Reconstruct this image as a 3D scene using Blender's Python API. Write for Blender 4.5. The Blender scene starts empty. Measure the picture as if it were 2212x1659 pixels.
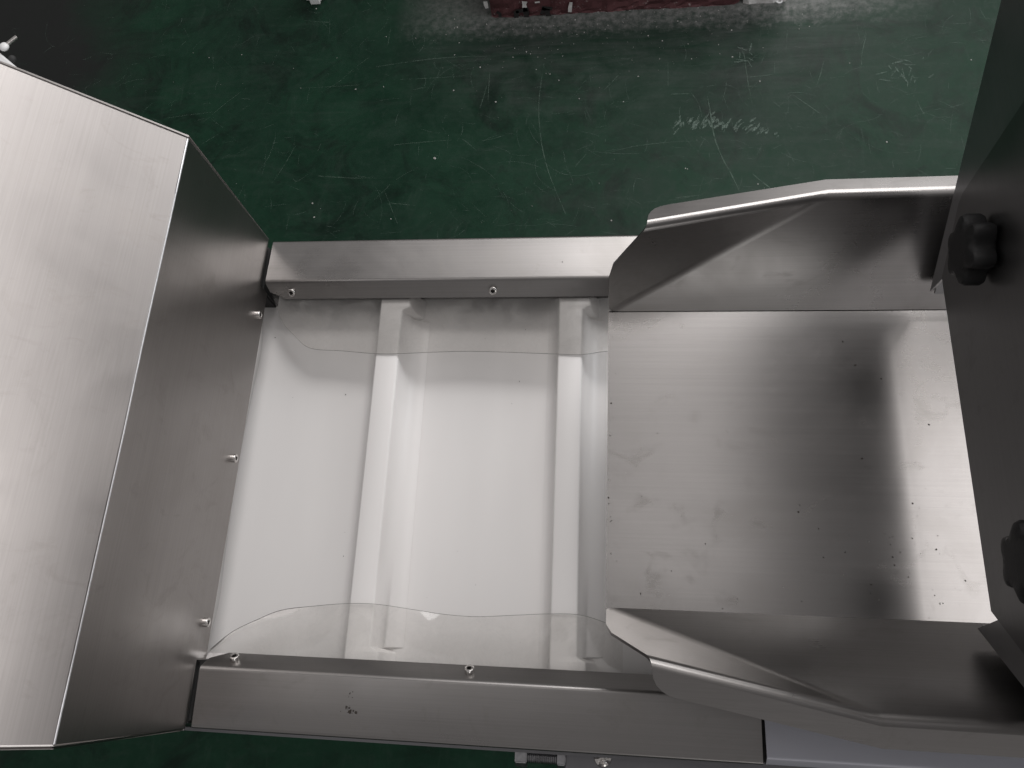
import bpy, bmesh, math, random
from mathutils import Vector, Matrix

# ------------------------------------------------------------------ camera
sc = bpy.context.scene
CAM = Vector((0.0, -0.1711, 0.76))
CR = Vector((0.9917, 0.0484, -0.1189)).normalized()      # camera right
CF = Vector((-0.1283, 0.3340, -0.9338)).normalized()     # camera forward
CD = CF.cross(CR).normalized()                           # image down
FPX = 1712.15                                            # focal length at 2212 px width
cd = bpy.data.cameras.new("camera")
cam = bpy.data.objects.new("camera", cd)
sc.collection.objects.link(cam)
m3 = Matrix((CR, -CD, -CF)).transposed()
cam.matrix_world = Matrix.Translation(CAM) @ m3.to_4x4()
cd.sensor_width = 36.0
cd.lens = FPX / 2212.0 * 36.0
cd.clip_start = 0.01
cd.clip_end = 60.0
sc.camera = cam


def at(u, v, z):
    """pixel (2212 x 1659 grid) -> point on the horizontal plane of height z"""
    d = CF + CR * ((u - 1106.0) / FPX) + CD * ((v - 829.5) / FPX)
    return CAM + d * ((z - CAM.z) / d.z)


# ------------------------------------------------------------------ light
w = bpy.data.worlds.new("World")
sc.world = w
w.use_nodes = True
bg = w.node_tree.nodes["Background"]
bg.inputs[0].default_value = (1.0, 0.962, 0.958, 1)
bg.inputs[1].default_value = 0.16


def area(name, loc, target, sx, sy, rad, col):
    l = bpy.data.lights.new(name, 'AREA')
    l.shape = 'RECTANGLE'
    l.size, l.size_y = sx, sy
    l.energy = rad * math.pi * sx * sy
    l.color = col
    o = bpy.data.objects.new(name, l)
    sc.collection.objects.link(o)
    o.location = loc
    o.rotation_euler = (Vector(target) - Vector(loc)).to_track_quat('-Z', 'Y').to_euler()
    return o


area("ceiling_light", (1.75, 0.0, 2.6), (1.65, 0.0, 0), 2.0, 1.4, 1.75, (1.0, 0.965, 0.955))
area("middle_ceiling_light", (0.40, 0.98, 2.7), (0.40, 0.95, 0), 1.1, 1.9, 0.60, (1.0, 0.962, 0.948))
area("left_ceiling_light", (-1.25, -0.1, 2.7), (-1.2, -0.1, 0), 0.9, 1.3, 0.48, (1.0, 0.97, 0.96))
area("rear_window_light", (0.86, -3.1, 1.32), (0.14, 0.15, 0.15), 0.75, 0.6, 1.5, (1.0, 0.98, 0.96))
area("belt_fill_light", (0.9, 2.85, 3.4), (0.2, 0.0, 0.0), 2.0, 1.7, 3.9, (1.0, 0.975, 0.968))  # added high fill for the belt's far side, not a known source
area("far_window_light", (2.2, 3.3, 1.7), (0.7, 0.0, 0.3), 3.0, 1.8, 1.7, (1.0, 0.98, 0.975))
area("side_window_light", (3.0, 0.6, 1.15), (0.0, 0.0, 0.3), 2.4, 1.2, 2.6, (0.90, 0.95, 1.0))

sc.view_settings.view_transform = 'Standard'
sc.view_settings.look = 'None'
sc.view_settings.gamma = 1.0
sc.view_settings.exposure = 0.86
sc.cycles.use_denoising = True
sc.cycles.max_bounces = 10
sc.cycles.glossy_bounces = 6
sc.cycles.transparent_max_bounces = 12
sc.cycles.caustics_reflective = False
sc.cycles.caustics_refractive = False

random.seed(7)

# ------------------------------------------------------------------ materials
def newmat(name):
    m = bpy.data.materials.new(name)
    m.use_nodes = True
    nt = m.node_tree
    for n in list(nt.nodes):
        nt.nodes.remove(n)
    out = nt.nodes.new('ShaderNodeOutputMaterial')
    return m, nt, out


def N(nt, typ, **kw):
    n = nt.nodes.new(typ)
    for k, v in kw.items():
        setattr(n, k, v)
    return n


def objcoord(nt, scale=(1, 1, 1), loc=(0, 0, 0), rot=(0, 0, 0)):
    g = N(nt, 'ShaderNodeNewGeometry')
    mp = N(nt, 'ShaderNodeMapping')
    mp.inputs['Scale'].default_value = scale
    mp.inputs['Location'].default_value = loc
    mp.inputs['Rotation'].default_value = rot
    nt.links.new(g.outputs['Position'], mp.inputs['Vector'])
    return mp.outputs['Vector']


def noise(nt, vec, scale=1.0, detail=4.0, rough=0.55, dist=0.0):
    n = N(nt, 'ShaderNodeTexNoise')
    n.inputs['Scale'].default_value = scale
    n.inputs['Detail'].default_value = detail
    n.inputs['Roughness'].default_value = rough
    n.inputs['Distortion'].default_value = dist
    nt.links.new(vec, n.inputs['Vector'])
    return n.outputs['Fac']


def maprange(nt, val, a, b, c, d, clamp=True):
    n = N(nt, 'ShaderNodeMapRange')
    n.clamp = clamp
    for i, x in zip((1, 2, 3, 4), (a, b, c, d)):
        n.inputs[i].default_value = x
    nt.links.new(val, n.inputs[0])
    return n.outputs[0]


def math_(nt, op, a, b=None):
    n = N(nt, 'ShaderNodeMath', operation=op)
    for i, x in enumerate((a, b)):
        if x is None:
            continue
        if isinstance(x, (int, float)):
            n.inputs[i].default_value = x
        else:
            nt.links.new(x, n.inputs[i])
    return n.outputs[0]


def mixcol(nt, fac, a, b):
    n = N(nt, 'ShaderNodeMix', data_type='RGBA')
    if isinstance(fac, (int, float)):
        n.inputs[0].default_value = fac
    else:
        nt.links.new(fac, n.inputs[0])
    for i, x in ((6, a), (7, b)):
        if isinstance(x, tuple):
            n.inputs[i].default_value = x if len(x) == 4 else x + (1,)
        else:
            nt.links.new(x, n.inputs[i])
    return n.outputs[2]


def steel(name, col=(0.265, 0.256, 0.250), rough=0.30, tangent=(1, 0, 0), aniso=0.55,
          wave=0.25, wave_scale=9.0, smudge=0.10, grain=0.06, grain_scale=(6, 900, 900)):
    m, nt, out = newmat(name)
    b = N(nt, 'ShaderNodeBsdfPrincipled')
    nt.links.new(b.outputs[0], out.inputs[0])
    b.inputs['Metallic'].default_value = 1.0
    p = objcoord(nt)
    pg = objcoord(nt, grain_scale, rot=(0.6, 0.4, 0.9))
    ng = noise(nt, pg, 1.0, 3, 0.6)
    # rolling streaks, finger smudges and a dull oily film
    ps = objcoord(nt, (7, 7, 7))
    ns = noise(nt, ps, 1.0, 5, 0.6, 0.6)
    pst = objcoord(nt, tuple(3.7 if t else 140.0 for t in tangent), rot=(0.5, 0.7, 0.3))
    nst = noise(nt, pst, 1.0, 4, 0.6)
    c1 = mixcol(nt, maprange(nt, ng, 0.3, 0.7, 0.0, 1.0), tuple(c * (1 - grain) for c in col), tuple(c * (1 + grain * 0.6) for c in col))
    c2 = mixcol(nt, maprange(nt, nst, 0.5, 0.75, 0.0, 0.11), c1, tuple(c * 0.80 for c in col))
    c3 = mixcol(nt, maprange(nt, ns, 0.52, 0.75, 0.0, 0.35), c2, (col[0] * 0.82, col[1] * 0.80, col[2] * 0.76))
    sm = noise(nt, objcoord(nt, (21, 27, 23), (3.3, 1.7, 0.4)), 1.0, 7, 0.66, 1.6)
    smf = maprange(nt, sm, 0.56, 0.70, 0.0, 1.0)
    c4 = mixcol(nt, math_(nt, 'MULTIPLY', smf, 0.22), c3, (col[0] * 0.62, col[1] * 0.60, col[2] * 0.56))
    nt.links.new(c4, b.inputs['Base Color'])
    r = math_(nt, 'ADD', maprange(nt, ns, 0.3, 0.75, rough - smudge * 0.4, rough + smudge), maprange(nt, ng, 0.3, 0.7, -0.006, 0.006))
    r = math_(nt, 'ADD', r, math_(nt, 'MULTIPLY', smf, 0.035))
    nt.links.new(r, b.inputs['Roughness'])
    b.inputs['Anisotropic'].default_value = aniso
    t = N(nt, 'ShaderNodeCombineXYZ')
    for i in range(3):
        t.inputs[i].default_value = tangent[i]
    nt.links.new(t.outputs[0], b.inputs['Tangent'])
    # sheet metal is never flat: very gentle oil-canning
    nw = noise(nt, p, wave_scale, 1.0, 0.4)
    bu = N(nt, 'ShaderNodeBump')
    bu.inputs['Strength'].default_value = wave
    bu.inputs['Distance'].default_value = 0.004
    nt.links.new(nw, bu.inputs['Height'])
    nt.links.new(bu.outputs[0], b.inputs['Normal'])
    return m


def plain(name, col, rough=0.5, metal=0.0, var=0.12, vscale=40.0, bump=0.0, bscale=400.0, spec=0.5):
    m, nt, out = newmat(name)
    b = N(nt, 'ShaderNodeBsdfPrincipled')
    nt.links.new(b.outputs[0], out.inputs[0])
    b.inputs['Metallic'].default_value = metal
    b.inputs['Specular IOR Level'].default_value = spec
    p = objcoord(nt)
    n = noise(nt, p, vscale, 5, 0.6)
    c = mixcol(nt, maprange(nt, n, 0.3, 0.7, 0, 1), tuple(x * (1 - var) for x in col), tuple(min(1, x * (1 + var)) for x in col))
    nt.links.new(c, b.inputs['Base Color'])
    nt.links.new(maprange(nt, n, 0.3, 0.7, rough * 0.9, min(1, rough * 1.12)), b.inputs['Roughness'])
    if bump:
        nb = noise(nt, p, bscale, 4, 0.6)
        bu = N(nt, 'ShaderNodeBump')
        bu.inputs['Strength'].default_value = bump
        bu.inputs['Distance'].default_value = 0.001
        nt.links.new(nb, bu.inputs['Height'])
        nt.links.new(bu.outputs[0], b.inputs['Normal'])
    return m


S_X = steel("brushed_steel_x", tangent=(1, 0, 0))
S_TRAY = steel("brushed_steel_tray", rough=0.235, tangent=(1, 0, 0), aniso=0.3, wave=0.08, wave_scale=6, smudge=0.05)
S_WALL = steel("brushed_steel_wall", rough=0.27, tangent=(1, 0, 0), aniso=0.4, wave=0.75, wave_scale=6)
S_HOOD = steel("brushed_steel_hood", col=(0.33, 0.313, 0.304), rough=0.34, tangent=(0, 1, 0), aniso=0.4, wave=0.30, wave_scale=6, grain_scale=(900, 6, 900))
S_GATE = steel("brushed_steel_gate", col=(0.26, 0.258, 0.26), rough=0.34, tangent=(0, 1, 0), aniso=0.3, wave=0.15, grain_scale=(900, 6, 900))
S_FRONT = steel("brushed_steel_front_lit", col=(0.42, 0.42, 0.43), rough=0.36, tangent=(0, 1, 0), aniso=0.3, wave=0.15, grain_scale=(900, 6, 900))  # same steel as the gate, lightened for the way its angle catches light
S_BOLT = plain("bright_bolt_steel", (0.62, 0.60, 0.58), 0.22, 1.0, 0.10, 300)
S_DARKBOLT = plain("dull_bolt_steel", (0.30, 0.30, 0.31), 0.36, 1.0, 0.2, 200)
M_BEAD = plain("highlight_bead", (0.80, 0.80, 0.82), 0.55, 1.0, 0.12, 120)  # pale base stands in for the highlight on the hood corner
M_SOCKET = plain("shaded_socket", (0.10, 0.095, 0.09), 0.5, 1.0)  # shade inside the hex recess, put into a darker metal
M_KNOB = plain("black_plastic", (0.010, 0.010, 0.0105), 0.48, 0.0, 0.3, 60, 0.2, 900, spec=0.4)
M_FRAME = plain("frame_steel", (0.17, 0.17, 0.178), 0.42, 1.0, 0.08, 30)
M_PALE = plain("pale_satin_steel", (0.50, 0.505, 0.56), 0.45, 0.35, 0.03, 14)  # paler, bluish satin base than the other rails
M_WHITE = plain("white_enamel", (0.80, 0.80, 0.80), 0.35, 0.0, 0.04, 20)
M_RUBBER = plain("dark_rubber", (0.03, 0.03, 0.03), 0.7)
M_SPECK = plain("dark_specks", (0.035, 0.028, 0.022), 0.8)
M_SPECKG = plain("grey_flakes", (0.33, 0.32, 0.30), 0.6)
M_FLECK = plain("white_flecks", (0.30, 0.295, 0.28), 0.7, 0, 0.2, 200)


def belt_material():
    m, nt, out = newmat("white_belt")
    b = N(nt, 'ShaderNodeBsdfPrincipled')
    nt.links.new(b.outputs[0], out.inputs[0])
    p = objcoord(nt)
    n1 = noise(nt, objcoord(nt, (14, 3, 14)), 1.0, 3, 0.5)
    n2 = noise(nt, p, 700, 2, 0.5)
    c = mixcol(nt, maprange(nt, n1, 0.35, 0.7, 0, 1), (0.86, 0.842, 0.828), (0.815, 0.797, 0.785))
    nt.links.new(c, b.inputs['Base Color'])
    b.inputs['Roughness'].default_value = 0.36
    b.inputs['Specular IOR Level'].default_value = 0.45
    bu = N(nt, 'ShaderNodeBump')
    bu.inputs['Strength'].default_value = 0.05
    bu.inputs['Distance'].default_value = 0.0003
    nt.links.new(n2, bu.inputs['Height'])
    nt.links.new(bu.outputs[0], b.inputs['Normal'])
    return m


M_BELT = belt_material()


def clear_plastic(name="clear_plastic", tint=(0.955, 0.95, 0.94), haze=0.15):
    m, nt, out = newmat(name)
    tr = N(nt, 'ShaderNodeBsdfTransparent')
    tr.inputs[0].default_value = tint + (1,)
    gl = N(nt, 'ShaderNodeBsdfGlossy')
    gl.inputs['Roughness'].default_value = 0.04
    df = N(nt, 'ShaderNodeBsdfDiffuse')
    df.inputs[0].default_value = (0.50, 0.485, 0.465, 1)
    fr = N(nt, 'ShaderNodeFresnel')
    fr.inputs[0].default_value = 1.5
    p = objcoord(nt)
    ns = noise(nt, p, 34, 5, 0.65, 0.4)
    hz = maprange(nt, ns, 0.42, 0.78, haze * 0.35, haze * 1.8)
    nb = noise(nt, p, 22, 2, 0.5)
    bu = N(nt, 'ShaderNodeBump')
    bu.inputs['Strength'].default_value = 0.24
    bu.inputs['Distance'].default_value = 0.003
    nt.links.new(nb, bu.inputs['Height'])
    nt.links.new(bu.outputs[0], gl.inputs['Normal'])
    nt.links.new(bu.outputs[0], fr.inputs['Normal'])
    m1 = N(nt, 'ShaderNodeMixShader')
    nt.links.new(hz, m1.inputs[0])
    nt.links.new(tr.outputs[0], m1.inputs[1])
    nt.links.new(df.outputs[0], m1.inputs[2])
    m2 = N(nt, 'ShaderNodeMixShader')
    nt.links.new(math_(nt, 'MULTIPLY', fr.outputs[0], 0.75), m2.inputs[0])
    nt.links.new(m1.outputs[0], m2.inputs[1])
    nt.links.new(gl.outputs[0], m2.inputs[2])
    nt.links.new(m2.outputs[0], out.inputs[0])
    return m


M_CLEAR = clear_plastic()
M_CLEAREDGE = plain("clear_plastic_cut_edge", (0.13, 0.125, 0.12), 0.35)


def floor_material():
    m, nt, out = newmat("green_epoxy_floor")
    b = N(nt, 'ShaderNodeBsdfPrincipled')
    nt.links.new(b.outputs[0], out.inputs[0])
    p = objcoord(nt)
    big = noise(nt, p, 2.6, 6, 0.62, 0.3)
    mid = noise(nt, p, 11, 8, 0.70, 0.5)
    fine = noise(nt, p, 60, 6, 0.7)
    streak = noise(nt, objcoord(nt, (5, 40, 1)), 1.0, 5, 0.65)
    c = mixcol(nt, maprange(nt, mid, 0.32, 0.68, 0, 1), (0.0042, 0.0205, 0.0110), (0.0078, 0.031, 0.0172))
    c = mixcol(nt, maprange(nt, big, 0.44, 0.68, 0, 0.50), c, (0.006, 0.0145, 0.0105))
    c = mixcol(nt, maprange(nt, fine, 0.50, 0.78, 0, 0.45), c, (0.020, 0.036, 0.027))
    c = mixcol(nt, maprange(nt, streak, 0.60, 0.80, 0, 0.35), c, (0.03, 0.046, 0.036))
    # ground-in grime, boot smears and rubbed pale zones
    g1 = noise(nt, objcoord(nt, (1, 1, 1), (5.2, 1.1, 0)), 5.5, 9, 0.72, 1.2)
    c = mixcol(nt, maprange(nt, g1, 0.50, 0.64, 0, 0.62), c, (0.0028, 0.0065, 0.0048))
    g2 = noise(nt, objcoord(nt, (2.2, 7.5, 1), (1.7, 8.4, 0)), 1.6, 9, 0.75, 0.9)
    c = mixcol(nt, maprange(nt, g2, 0.52, 0.74, 0, 0.50), c, (0.022, 0.036, 0.028))
    g3 = noise(nt, objcoord(nt, (26, 9, 1), (0.3, 4.4, 0)), 1.0, 8, 0.75, 0.8)
    c = mixcol(nt, maprange(nt, g3, 0.56, 0.72, 0, 0.40), c, (0.024, 0.041, 0.031))
    # trodden dust along the foot of the pillar
    sp = N(nt, 'ShaderNodeSeparateXYZ')
    nt.links.new(p, sp.inputs[0])
    yn = math_(nt, 'ADD', sp.outputs[1], maprange(nt, mid, 0.2, 0.8, -0.16, 0.16))
    xm = math_(nt, 'MULTIPLY', maprange(nt, sp.outputs[0], -0.55, -0.25, 0, 1), maprange(nt, sp.outputs[0], 0.75, 0.35, 0, 1))
    dm = math_(nt, 'MULTIPLY', maprange(nt, yn, 0.98, 1.32, 0, 1), xm)
    dst = noise(nt, objcoord(nt, (4, 34, 1), (0.7, 2.2, 0)), 1.0, 9, 0.75, 0.7)
    c = mixcol(nt, math_(nt, 'MULTIPLY', dm, maprange(nt, dst, 0.34, 0.62, 0.12, 0.85)), c, (0.050, 0.057, 0.053))
    ym = math_(nt, 'MULTIPLY', maprange(nt, math_(nt, 'ADD', sp.outputs[1], maprange(nt, fine, 0.2, 0.8, -0.03, 0.03)), 1.255, 1.315, 0, 1), xm)
    c = mixcol(nt, math_(nt, 'MULTIPLY', ym, maprange(nt, fine, 0.35, 0.65, 0.25, 0.95)), c, (0.17, 0.17, 0.165))
    # floor turns dark grey towards the far left, by the white machine
    dk = math_(nt, 'ADD', math_(nt, 'MULTIPLY', sp.outputs[0], -1.0), maprange(nt, big, 0.2, 0.8, -0.18, 0.18))
    c = mixcol(nt, maprange(nt, dk, 1.15, 1.40, 0, 0.9), c, (0.014, 0.0135, 0.014))
    nt.links.new(c, b.inputs['Base Color'])
    r = maprange(nt, mid, 0.3, 0.75, 0.30, 0.55)
    nt.links.new(r, b.inputs['Roughness'])
    b.inputs['Specular IOR Level'].default_value = 0.10
    bu = N(nt, 'ShaderNodeBump')
    bu.inputs['Strength'].default_value = 0.25
    bu.inputs['Distance'].default_value = 0.001
    nt.links.new(mid, bu.inputs['Height'])
    nt.links.new(bu.outputs[0], b.inputs['Normal'])
    return m


M_FLOOR = floor_material()


def scratch_material(name, col, lo, hi, scale):
    m, nt, out = newmat(name)
    b = N(nt, 'ShaderNodeBsdfPrincipled')
    b.inputs['Base Color'].default_value = col + (1,)
    b.inputs['Roughness'].default_value = 0.7
    tr = N(nt, 'ShaderNodeBsdfTransparent')
    mx = N(nt, 'ShaderNodeMixShader')
    n = noise(nt, objcoord(nt), scale, 5, 0.7)
    nt.links.new(maprange(nt, n, 0.35, 0.65, lo, hi), mx.inputs[0])
    nt.links.new(tr.outputs[0], mx.inputs[1])
    nt.links.new(b.outputs[0], mx.inputs[2])
    nt.links.new(mx.outputs[0], out.inputs[0])
    return m


M_SCR = scratch_material("worn_scratch", (0.11, 0.165, 0.13), 0.0, 0.52, 55)
M_SCRF = scratch_material("faint_scratch", (0.09, 0.135, 0.11), 0.0, 0.48, 40)
M_SCUFF = scratch_material("chalky_scuff", (0.16, 0.22, 0.185), 0.0, 0.50, 240)


def red_material():
    m, nt, out = newmat("red_pillar_paint")
    b = N(nt, 'ShaderNodeBsdfPrincipled')
    nt.links.new(b.outputs[0], out.inputs[0])
    p = objcoord(nt)
    n = noise(nt, p, 14, 8, 0.7, 0.4)
    f = noise(nt, p, 75, 6, 0.7)
    c = mixcol(nt, maprange(nt, n, 0.35, 0.65, 0, 1), (0.072, 0.024, 0.027), (0.115, 0.045, 0.048))
    c = mixcol(nt, maprange(nt, f, 0.62, 0.70, 0, 0.8), c, (0.42, 0.36, 0.35))
    c = mixcol(nt, maprange(nt, f, 0.36, 0.28, 0, 0.8), c, (0.03, 0.02, 0.022))
    nt.links.new(c, b.inputs['Base Color'])
    b.inputs['Roughness'].default_value = 0.6
    bu = N(nt, 'ShaderNodeBump')
    bu.inputs['Strength'].default_value = 0.5
    bu.inputs['Distance'].default_value = 0.003
    nt.links.new(f, bu.inputs['Height'])
    nt.links.new(bu.outputs[0], b.inputs['Normal'])
    return m


M_RED = red_material()
M_PLASTER = plain("chipped_white_plaster", (0.62, 0.61, 0.60), 0.8, 0, 0.25, 50, 0.6, 120)
M_BLACKPAINT = plain("black_paint", (0.02, 0.018, 0.018), 0.6, 0, 0.3, 90)

# ------------------------------------------------------------------ mesh helpers
def link(name, me, mat, parent=None):
    o = bpy.data.objects.new(name, me)
    sc.collection.objects.link(o)
    if mat is not None and not me.materials:
        me.materials.append(mat)
    if parent is not None:
        o.parent = parent
    return o


def mesh(name, verts, faces, mat, parent=None, thick=0.0, bev=0.0, seg=4, smooth=True, off=-1.0, ang=12):
    me = bpy.data.meshes.new(name)
    me.from_pydata([tuple(v) for v in verts], [], faces)
    me.validate()
    bm = bmesh.new()
    bm.from_mesh(me)
    bmesh.ops.remove_doubles(bm, verts=bm.verts, dist=1e-6)
    bm.to_mesh(me)
    bm.free()
    o = link(name, me, mat, parent)
    if bev:
        b = o.modifiers.new("bend", 'BEVEL')
        b.width = bev
        b.segments = seg
        b.limit_method = 'ANGLE'
        b.angle_limit = math.radians(ang)
        b.harden_normals = False
    if thick:
        s = o.modifiers.new("sheet", 'SOLIDIFY')
        s.thickness = thick
        s.offset = off
    if smooth:
        for p in me.polygons:
            p.use_smooth = True
        try:
            me.set_sharp_from_angle(angle=math.radians(28))
        except Exception:
            pass
        if thick:
            e = o.modifiers.new("split", 'EDGE_SPLIT')
            e.split_angle = math.radians(32)
    return o


def bm_obj(name, bm, mat, parent=None, smooth=True, ang=35):
    bmesh.ops.recalc_face_normals(bm, faces=bm.faces)
    me = bpy.data.meshes.new(name)
    bm.to_mesh(me)
    bm.free()
    o = link(name, me, mat, parent)
    if smooth:
        for p in me.polygons:
            p.use_smooth = True
        me.set_sharp_from_angle(angle=math.radians(ang))
    return o


def box(name, c, s, mat, parent=None, bev=0.0, rot=None, seg=2):
    bm = bmesh.new()
    bmesh.ops.create_cube(bm, size=1.0)
    bmesh.ops.scale(bm, vec=s, verts=bm.verts)
    if bev:
        bmesh.ops.bevel(bm, geom=bm.edges[:], offset=bev, segments=seg, affect='EDGES')
    if rot is not None:
        bmesh.ops.transform(bm, matrix=rot, verts=bm.verts)
    bmesh.ops.translate(bm, vec=c, verts=bm.verts)
    return bm_obj(name, bm, mat, parent)


def empty(name, loc=(0, 0, 0)):
    o = bpy.data.objects.new(name, None)
    sc.collection.objects.link(o)
    o.location = loc
    o.empty_display_size = 0.05
    return o


def tag(o, label=None, cat=None, group=None, kind=None):
    if label:
        o['label'] = label
    if cat:
        o['category'] = cat
    if group:
        o['group'] = group
    if kind:
        o['kind'] = kind
    return o


def arc_profile(pts, rad, n=5):
    """polyline (2D) with its inner corners rounded; rad one value per corner"""
    out = [Vector(pts[0])]
    for i in range(1, len(pts) - 1):
        p, a, b = Vector(pts[i]), Vector(pts[i - 1]), Vector(pts[i + 1])
        r = rad[i - 1]
        u, v = (a - p).normalized(), (b - p).normalized()
        th = u.angle(v)
        t = min(r / math.tan(th / 2), (a - p).length * 0.49, (b - p).length * 0.49)
        p0, p2 = p + u * t, p + v * t
        for k in range(n + 1):
            s = k / n
            out.append(p0 * (1 - s) ** 2 + p * 2 * s * (1 - s) + p2 * s ** 2)
    out.append(Vector(pts[-1]))
    return out


# ------------------------------------------------------------------ socket screw
def screw_mesh(r=0.0041, h=0.0046):
    bm = bmesh.new()
    n = 24
    rings = []

    def ring(fn, z):
        vs = [bm.verts.new((fn(2 * math.pi * k / n) * math.cos(2 * math.pi * k / n), fn(2 * math.pi * k / n) * math.sin(2 * math.pi * k / n), z)) for k in range(n)]
        rings.append(vs)
    hx = lambda a: 0.0021 * math.cos(math.pi / 6) / math.cos((a % (math.pi / 3)) - math.pi / 6)
    ring(lambda a: r, -0.002)
    ring(lambda a: r, h * 0.86)
    ring(lambda a: r * 0.96, h * 0.95)
    ring(lambda a: r * 0.88, h)
    ring(lambda a: hx(a) * 1.08, h)
    ring(hx, h * 0.95)
    ring(hx, h * 0.35)
    for a, b in zip(rings, rings[1:]):
        for k in range(n):
            bm.faces.new((a[k], a[(k + 1) % n], b[(k + 1) % n], b[k]))
    bm.faces.new(rings[-1])
    me = bpy.data.meshes.new("screw")
    bm.to_mesh(me)
    bm.free()
    me.materials.append(S_BOLT)
    me.materials.append(M_SOCKET)
    nf = len(me.polygons)
    for i, p in enumerate(me.polygons):
        p.use_smooth = True
        if i >= 5 * n:
            p.material_index = 1
    me.set_sharp_from_angle(angle=math.radians(40))
    return me


SCREW = screw_mesh()
# a washer that sits under each head
def washer_mesh():
    bm = bmesh.new()
    bmesh.ops.create_cone(bm, cap_ends=True, segments=24, radius1=0.0047, radius2=0.0045, depth=0.0008)
    me = bpy.data.meshes.new("washer")
    bm.to_mesh(me)
    bm.free()
    me.materials.append(S_BOLT)
    return me


def screw(loc, normal, parent, spin=0.3):
    o = bpy.data.objects.new("screw", SCREW)
    sc.collection.objects.link(o)
    o.parent = parent
    q = Vector(normal).normalized().to_track_quat('Z', 'Y')
    o.rotation_mode = 'QUATERNION'
    o.rotation_quaternion = q @ Matrix.Rotation(spin, 3, 'Z').to_quaternion()
    o.location = loc
    return o


# ================================================================== FLOOR
ZF = -0.75
fl = mesh("floor", [(-9, -7, ZF), (9, -7, ZF), (9, 9, ZF), (-9, 9, ZF)], [(0, 1, 2, 3)], M_FLOOR, smooth=False)
tag(fl, kind='structure')


def ribbon(bm, pts, wdt, z):
    """a thin strip along pts (xy), tapering at both ends"""
    n = len(pts)
    prev = None
    for i, p in enumerate(pts):
        a = pts[max(i - 1, 0)]
        b = pts[min(i + 1, n - 1)]
        t = Vector((b[0] - a[0], b[1] - a[1]))
        if t.length < 1e-9:
            continue
        t.normalize()
        s = i / (n - 1)
        ww = wdt * (0.25 + 0.75 * math.sin(math.pi * min(max(s, 0.02), 0.98)) ** 0.6) * random.uniform(0.7, 1.2) * 0.5
        v0 = bm.verts.new((p[0] - t.y * ww, p[1] + t.x * ww, z))
        v1 = bm.verts.new((p[0] + t.y * ww, p[1] - t.x * ww, z))
        if prev:
            bm.faces.new((prev[0], prev[1], v1, v0))
        prev = (v0, v1)


def smooth_line(pts, k=8):
    out = []
    P = [Vector(p) for p in pts]
    for i in range(len(P) - 1):
        p0, p1, p2, p3 = P[max(i - 1, 0)], P[i], P[i + 1], P[min(i + 2, len(P) - 1)]
        for j in range(k):
            t = j / k
            out.append(0.5 * ((2 * p1) + (p2 - p0) * t + (2 * p0 - 5 * p1 + 4 * p2 - p3) * t * t + (3 * p1 - p0 - 3 * p2 + p3) * t ** 3))
    out.append(P[-1])
    return out


# scratches read off the photograph (source pixels 4096 x 3072)
def zA(x, y): return (1200 + x * 0.7233, y * 0.7233)
def zB(x, y): return (2700 + x * 0.6328, y * 0.6328)
def zC(x, y): return (x * 0.6329, y * 0.6329)


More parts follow.
